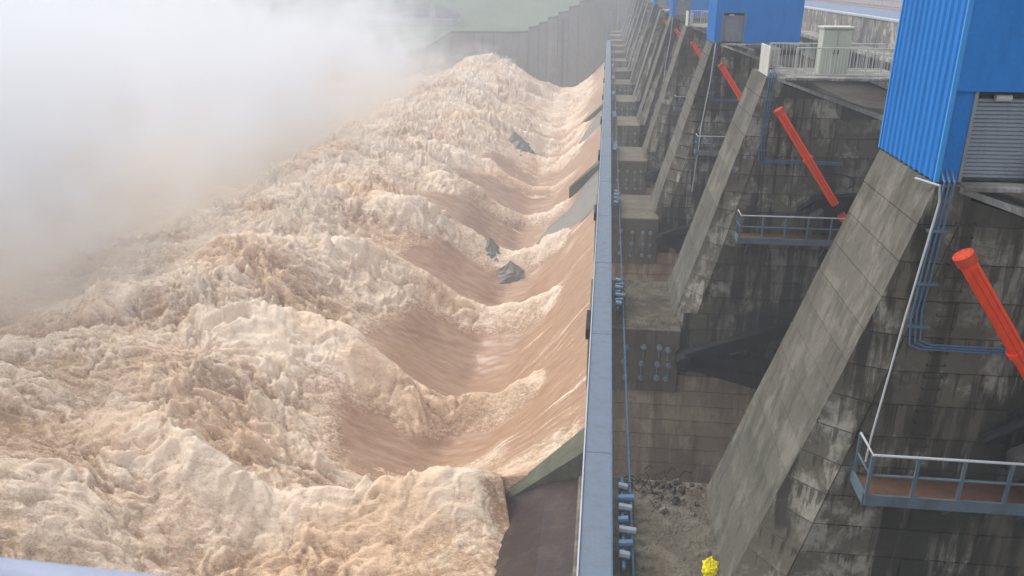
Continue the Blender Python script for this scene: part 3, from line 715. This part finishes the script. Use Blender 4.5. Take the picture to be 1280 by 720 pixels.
# ------------------------------------------------------------------ debris and yellow cloth on the nearest toe
def debris():
    c = (2.2, 22, ZB); e = empty('debris_heap', c); rnd = random.Random(3)
    for j in range(46):
        a = rnd.gauss(2.55, .45); y = rnd.gauss(22.6, .55); r = rnd.uniform(.04, .17)
        z = ZB + rnd.uniform(0, .12)
        vs = [(a + r * math.cos(t) * rnd.uniform(.6, 1.3), y + r * math.sin(t) * rnd.uniform(.6, 1.3), z) for t in np.linspace(0, 2 * math.pi, 6)[:-1]]
        tp = [(v[0] * .5 + a * .5, v[1] * .5 + y * .5, z + r * rnd.uniform(.4, 1.0)) for v in vs]
        MB().add(vs + tp, [(4, 3, 2, 1, 0), (5, 6, 7, 8, 9)] + [(i, (i + 1) % 5, 5 + (i + 1) % 5, 5 + i) for i in range(5)]).build('chunk', M['debris'] if j % 3 else M['block'], e, c)
    for j in range(26):
        a = rnd.gauss(2.2, .6); y = rnd.gauss(22.9, .5); t = rnd.uniform(0, 3.1); l_ = rnd.uniform(.2, .6)
        MB().tube([(a, y, ZB + .04), (a + l_ * .5 * math.cos(t), y + l_ * .5 * math.sin(t), ZB + rnd.uniform(.1, .3)), (a + l_ * math.cos(t), y + l_ * math.sin(t), ZB + .06)], .014, 5).build('stick', M['black'], e, c)
    tag(e, 'heap of dark rubble and sticks on the nearest toe block', 'debris')
    # the worn, crumbling top of the two nearest toes
    for k in (1, 2):
        y = PY(k); X, Y = np.meshgrid(np.linspace(.95, 4.1, 110), np.linspace(y - .25, y + 6.35, 190))
        n = fbm(X / 1.1, Y / 1.1, 5, 60 + k); st = np.round((n + .25 * fbm(X / .3, Y / .3, 3, 3)) * 5) / 5
        Z = ZB + .05 + .10 * st + .03 * fbm(X / .12, Y / .12, 2, 9)
        ed = np.minimum(np.minimum(X - .95, 4.1 - X) / .2, np.minimum(Y - y + .25, y + 6.35 - Y) / .2)
        Z = np.where(ed <= .2, ZB - .02, np.maximum(Z, ZB + .004))
        tag(grid_mesh('worn_crust', X, Y, Z, M['crust'], smooth=False), ['', 'crumbling concrete crust on the nearest toe under the rubble heap', 'crumbling concrete crust on the toe between walkway and second sloping pier'][k], 'rubble')
    # yellow cloth
    n = 26; m = 22; th = np.linspace(0, 2 * np.pi, n); ph = np.linspace(.02, np.pi - .02, m)
    T, P_ = np.meshgrid(th, ph); T[:, -1] = 0
    r = 1 + .45 * fbm(np.cos(T) * np.sin(P_) * 1.6 + 3, np.sin(T) * 1.6 + np.cos(P_) * 2.2, 4, 7, True)
    X = 3.15 + .19 * r * np.sin(P_) * np.cos(T); Y = 17.05 + .17 * r * np.sin(P_) * np.sin(T); Z = -14.15 + .30 * r * np.cos(P_)
    o = grid_mesh('yellow_cloth', X - 3.15, Y - 17.05, Z + 14.15, M['yellow'], smooth=False); o.location = (3.15, 17.05, -14.15)
    tag(o, 'crumpled bright yellow cloth caught at the foot of the nearest pier', 'cloth')
debris()

# ------------------------------------------------------------------ far training wall
def training_wall():
    b = (-20, YWALL + 2, -40); e = empty('training_wall', b)
    y0, y1 = YWALL, YWALL + 5
    # top outline from the dam leftwards, in bays with steps
    top = [(19, -3.0), (3, -5.8), (-6, -7.2), (-10, -9.0), (-13.5, -10.8), (-17, -12.4), (-20.5, -14.2), (-23.5, -15.6), (-27, -17.4), (-33, -17.6), (-39, -17.6), (-46, -17.6), (-53.5, -17.6), (-62, -22.5), (-71, -28.5), (-76, -33)]
    for (xa, za), (xb, zb) in zip(top[:-1], top[1:]):
        flat = xa > -27 
        zt0 = za; zt1 = za - .5 if flat else zb
        d = random.uniform(0, .35)
        MB().hexa([(xb + .08, y0 - d, -40), (xa - .08, y0 - d, -40), (xa - .08, y1, -40), (xb + .08, y1, -40), (xb + .08, y0 - d, zt1), (xa - .08, y0 - d, zt0), (xa - .08, y1, zt0), (xb + .08, y1, zt1)]).build('wall_section', M['wall'], e, b)
        MB().hexa([(xb + .1, y0 - d - .25, zt1 + .02), (xa - .1, y0 - d - .25, zt0 + .02), (xa - .1, y1 + .2, zt0 + .02), (xb + .1, y1 + .2, zt1 + .02), (xb + .1, y0 - d - .25, zt1 + .55), (xa - .1, y0 - d - .25, zt0 + .55), (xa - .1, y1 + .2, zt0 + .55), (xb + .1, y1 + .2, zt1 + .55)]).build('coping', M['core'], e, b)
    for x in (-15.6, -43):
        MB().box(x, x + .7, y0 - .7, y0 - .36, -40, -13 if x > -20 else -18.4).build('pilaster', M['core'], e, b)
    tag(e, 'long stepped concrete training wall closing the stilling basin at the far end', 'wall')
training_wall()

# ------------------------------------------------------------------ faint far buildings and mast
def far():
    def bld(name, x0, x1, y, z0, z1, label, cat, roofz=None, win=0):
        c = ((x0 + x1) / 2, y, z0); e = empty(name, c)
        MB().box(x0, x1, y, y + 14, z0, z1).build('wall', M['foghouse'], e, c)
        if roofz: MB().hexa([(x0 - 1, y - 1, z1), (x1 + 1, y - 1, z1), (x1 + 1, y + 15, z1), (x0 - 1, y + 15, z1), (x0 + 5, y + 5, roofz), (x1 - 8, y + 5, roofz), (x1 - 8, y + 9, roofz), (x0 + 5, y + 9, roofz)]).build('roof', M['core'], e, c)
        for i in range(win):
            xx = x0 + (x1 - x0) * (i + .5) / win
            MB().box(xx - .9, xx + .9, y - .12, y + .05, z0 + (z1 - z0) * .45, z0 + (z1 - z0) * .75).build('window', M['dark'], e, c)
        tag(e, label, cat)
    bld('quay_building', -122, -66, 352, -32, -16.5, 'long low grey building faint in the mist behind the wall end', 'building', None, 12)
    bld('pump_house', -98, -66, 358, -16.5, -15, 'low hip roofed house on top of the long misty building', 'building', -10.5, 5)
    bld('tower', -96, -90, 372, -22, -4.5, 'small square tower faint in the mist left of the mast', 'tower', None, 2)
    bld('tower', -142, -130, 380, -30, -2.5, 'broad ghostly tower in the mist at the upper left', 'tower', None, 3)
    c = (-74, 350, -17); e = empty('mast', c)
    MB().bar((-74, 350, -17), (-74, 350, -2), .9).build('pole', M['frame'], e, c)
    MB().box(-75.1, -72.9, 349, 351, -17, -9.5).build('base', M['foghouse'], e, c)
    tag(e, 'thin upright mast fading in the haze beside the far building', 'mast')
far()

# grey boulder-like teeth breaking the flow
def tooth(x, y, z, sx, sy, h, label, seed):
    n = 30; T, P_ = np.meshgrid(np.linspace(0, 2 * np.pi, n), np.linspace(0, 1, 16)); T[:, -1] = 0
    rr = (1 - P_ ** 1.3) * (1 + .30 * pn(np.cos(T) * 1.3 + seed, np.sin(T) * 1.3 + P_ * 2, seed)) ; rr = np.maximum(rr * (1 + .35 * fbm(np.cos(T) * 2.5 + seed, np.sin(T) * 2.5 + P_ * 4, 3, seed + 5, True)), .01)
    X = rr * np.cos(T) * sx - P_ * sx * .25; Y = rr * np.sin(T) * sy; Z = P_ * h + .15 * h * pn(np.cos(T) * 2 + 5, np.sin(T) * 2 + P_ * 3, seed + 2) * (1 - P_)
    o = grid_mesh('rock', X, Y, Z, M['greywet'], smooth=False); o.location = (x, y, z); tag(o, label, 'rock')
tooth(-13.6, 98.5, -36.0, 2.3, 2.2, 4.6, 'dark pointed grey rock in the water opposite the long idle chute', 3)
tooth(-10.3, 95.5, -37.4, 3.4, 2.6, 3.9, 'low flat grey rock just right of the dark pointed one', 5)
tooth(-17.0, 160, -34.2, 3.6, 3.2, 5.6, 'farther grey pyramid shaped rock amid the foam', 9)

# ------------------------------------------------------------------ handrail beside the camera
def near_rail():
    c = (-1.2, 1.2, -1.2); e = empty('handrail', c)
    MB().tube([(-2.5, 1.2, -1.128), (-.9, 1.2, -1.184), (.6, 1.2, -1.24)], .05, 20).build('rail', M['rail_near'], e, c, smooth=True)
    for x in (-2.3, .5): MB().tube([(x, 1.2, -2.2), (x, 1.2, -1.18 - .037 * (x + .9))], .025, 10).build('post', M['rail_near'], e, c)
    tag(e, 'blurred blue grey handrail crossing the bottom left corner', 'railing')
near_rail()

# ------------------------------------------------------------------ mist over the water and haze in the air
def air():
    def vol(name, box, build, label):
        m = bpy.data.materials.new(name); m.use_nodes = True; t = m.node_tree; t.nodes.clear()
        out = t.nodes.new('ShaderNodeOutputMaterial'); v = t.nodes.new('ShaderNodeVolumePrincipled'); t.links.new(v.outputs[0], out.inputs['Volume'])
        build(NB(t), v)
        o = MB().box(*box).build(name, m); tag(o, label, kind='stuff'); return m
    def hz(b, v):
        v.inputs['Color'].default_value = (.84, .90, .97, 1); v.inputs['Density'].default_value = .0018; v.inputs['Anisotropy'].default_value = .0
    vol('haze', (-905, 705, -205, 905, -61, 120), hz, 'thin pale haze in the air over the whole dam')
    def ms(b, v):
        p = b.pos(); sp = b.n('SeparateXYZ'); b.l(p, sp.inputs[0]); x, y, z = sp.outputs
        n = b.noise(b.mapv(p, (1, .8, 1.1)), .040, 6, .6, .6); n2 = b.noise(p, .13, 5, .62, .5)
        nn = b.math('SUBTRACT', b.math('ADD', n, b.math('MULTIPLY', n2, .60)), .80)
        xs_ = b.math('ADD', x, b.math('MULTIPLY', nn, 75.))          # ragged front
        fx = b.ramp(xs_, -38., -58.)
        zt = b.math('ADD', z, b.math('MULTIPLY', nn, -55.))
        zt = b.math('ADD', zt, b.math('MULTIPLY', b.math('SUBTRACT', y, 110.), .085))
        fz = b.ramp(zt, 9., -20.)
        fy = b.ramp(y, 285., 190.)
        d = b.math('MULTIPLY', b.math('MULTIPLY', fx, fz), fy)
        d = b.math('MULTIPLY', d, b.ramp(nn, -.10, .09, .03, 2.0))
        wisp = b.math('MULTIPLY', b.math('MULTIPLY', b.ramp(x, -14., -34.), b.ramp(z, -17., -26.)), b.ramp(b.noise(b.mapv(p, (.6, 1, 1), (5, 2, 8)), .16, 5, .6, .6), .52, .68))
        b.l(b.math('ADD', b.math('MULTIPLY', d, .075), b.math('MULTIPLY', wisp, .07)), v.inputs['Density'])
        low = b.ramp(b.math('ADD', z, b.math('MULTIPLY', nn, 20.)), -18., -31.)
        b.l(b.mix(low, (.905, .93, .965), (.96, .875, .75)), v.inputs['Color'])  # low mist tinted tan: muddy spray, and warm bounce light put into the colour
    m = vol('mist', (-240, -30, 20, 300, -37, 14), ms, 'white spray mist billowing up behind the crest of the rapids')
air()
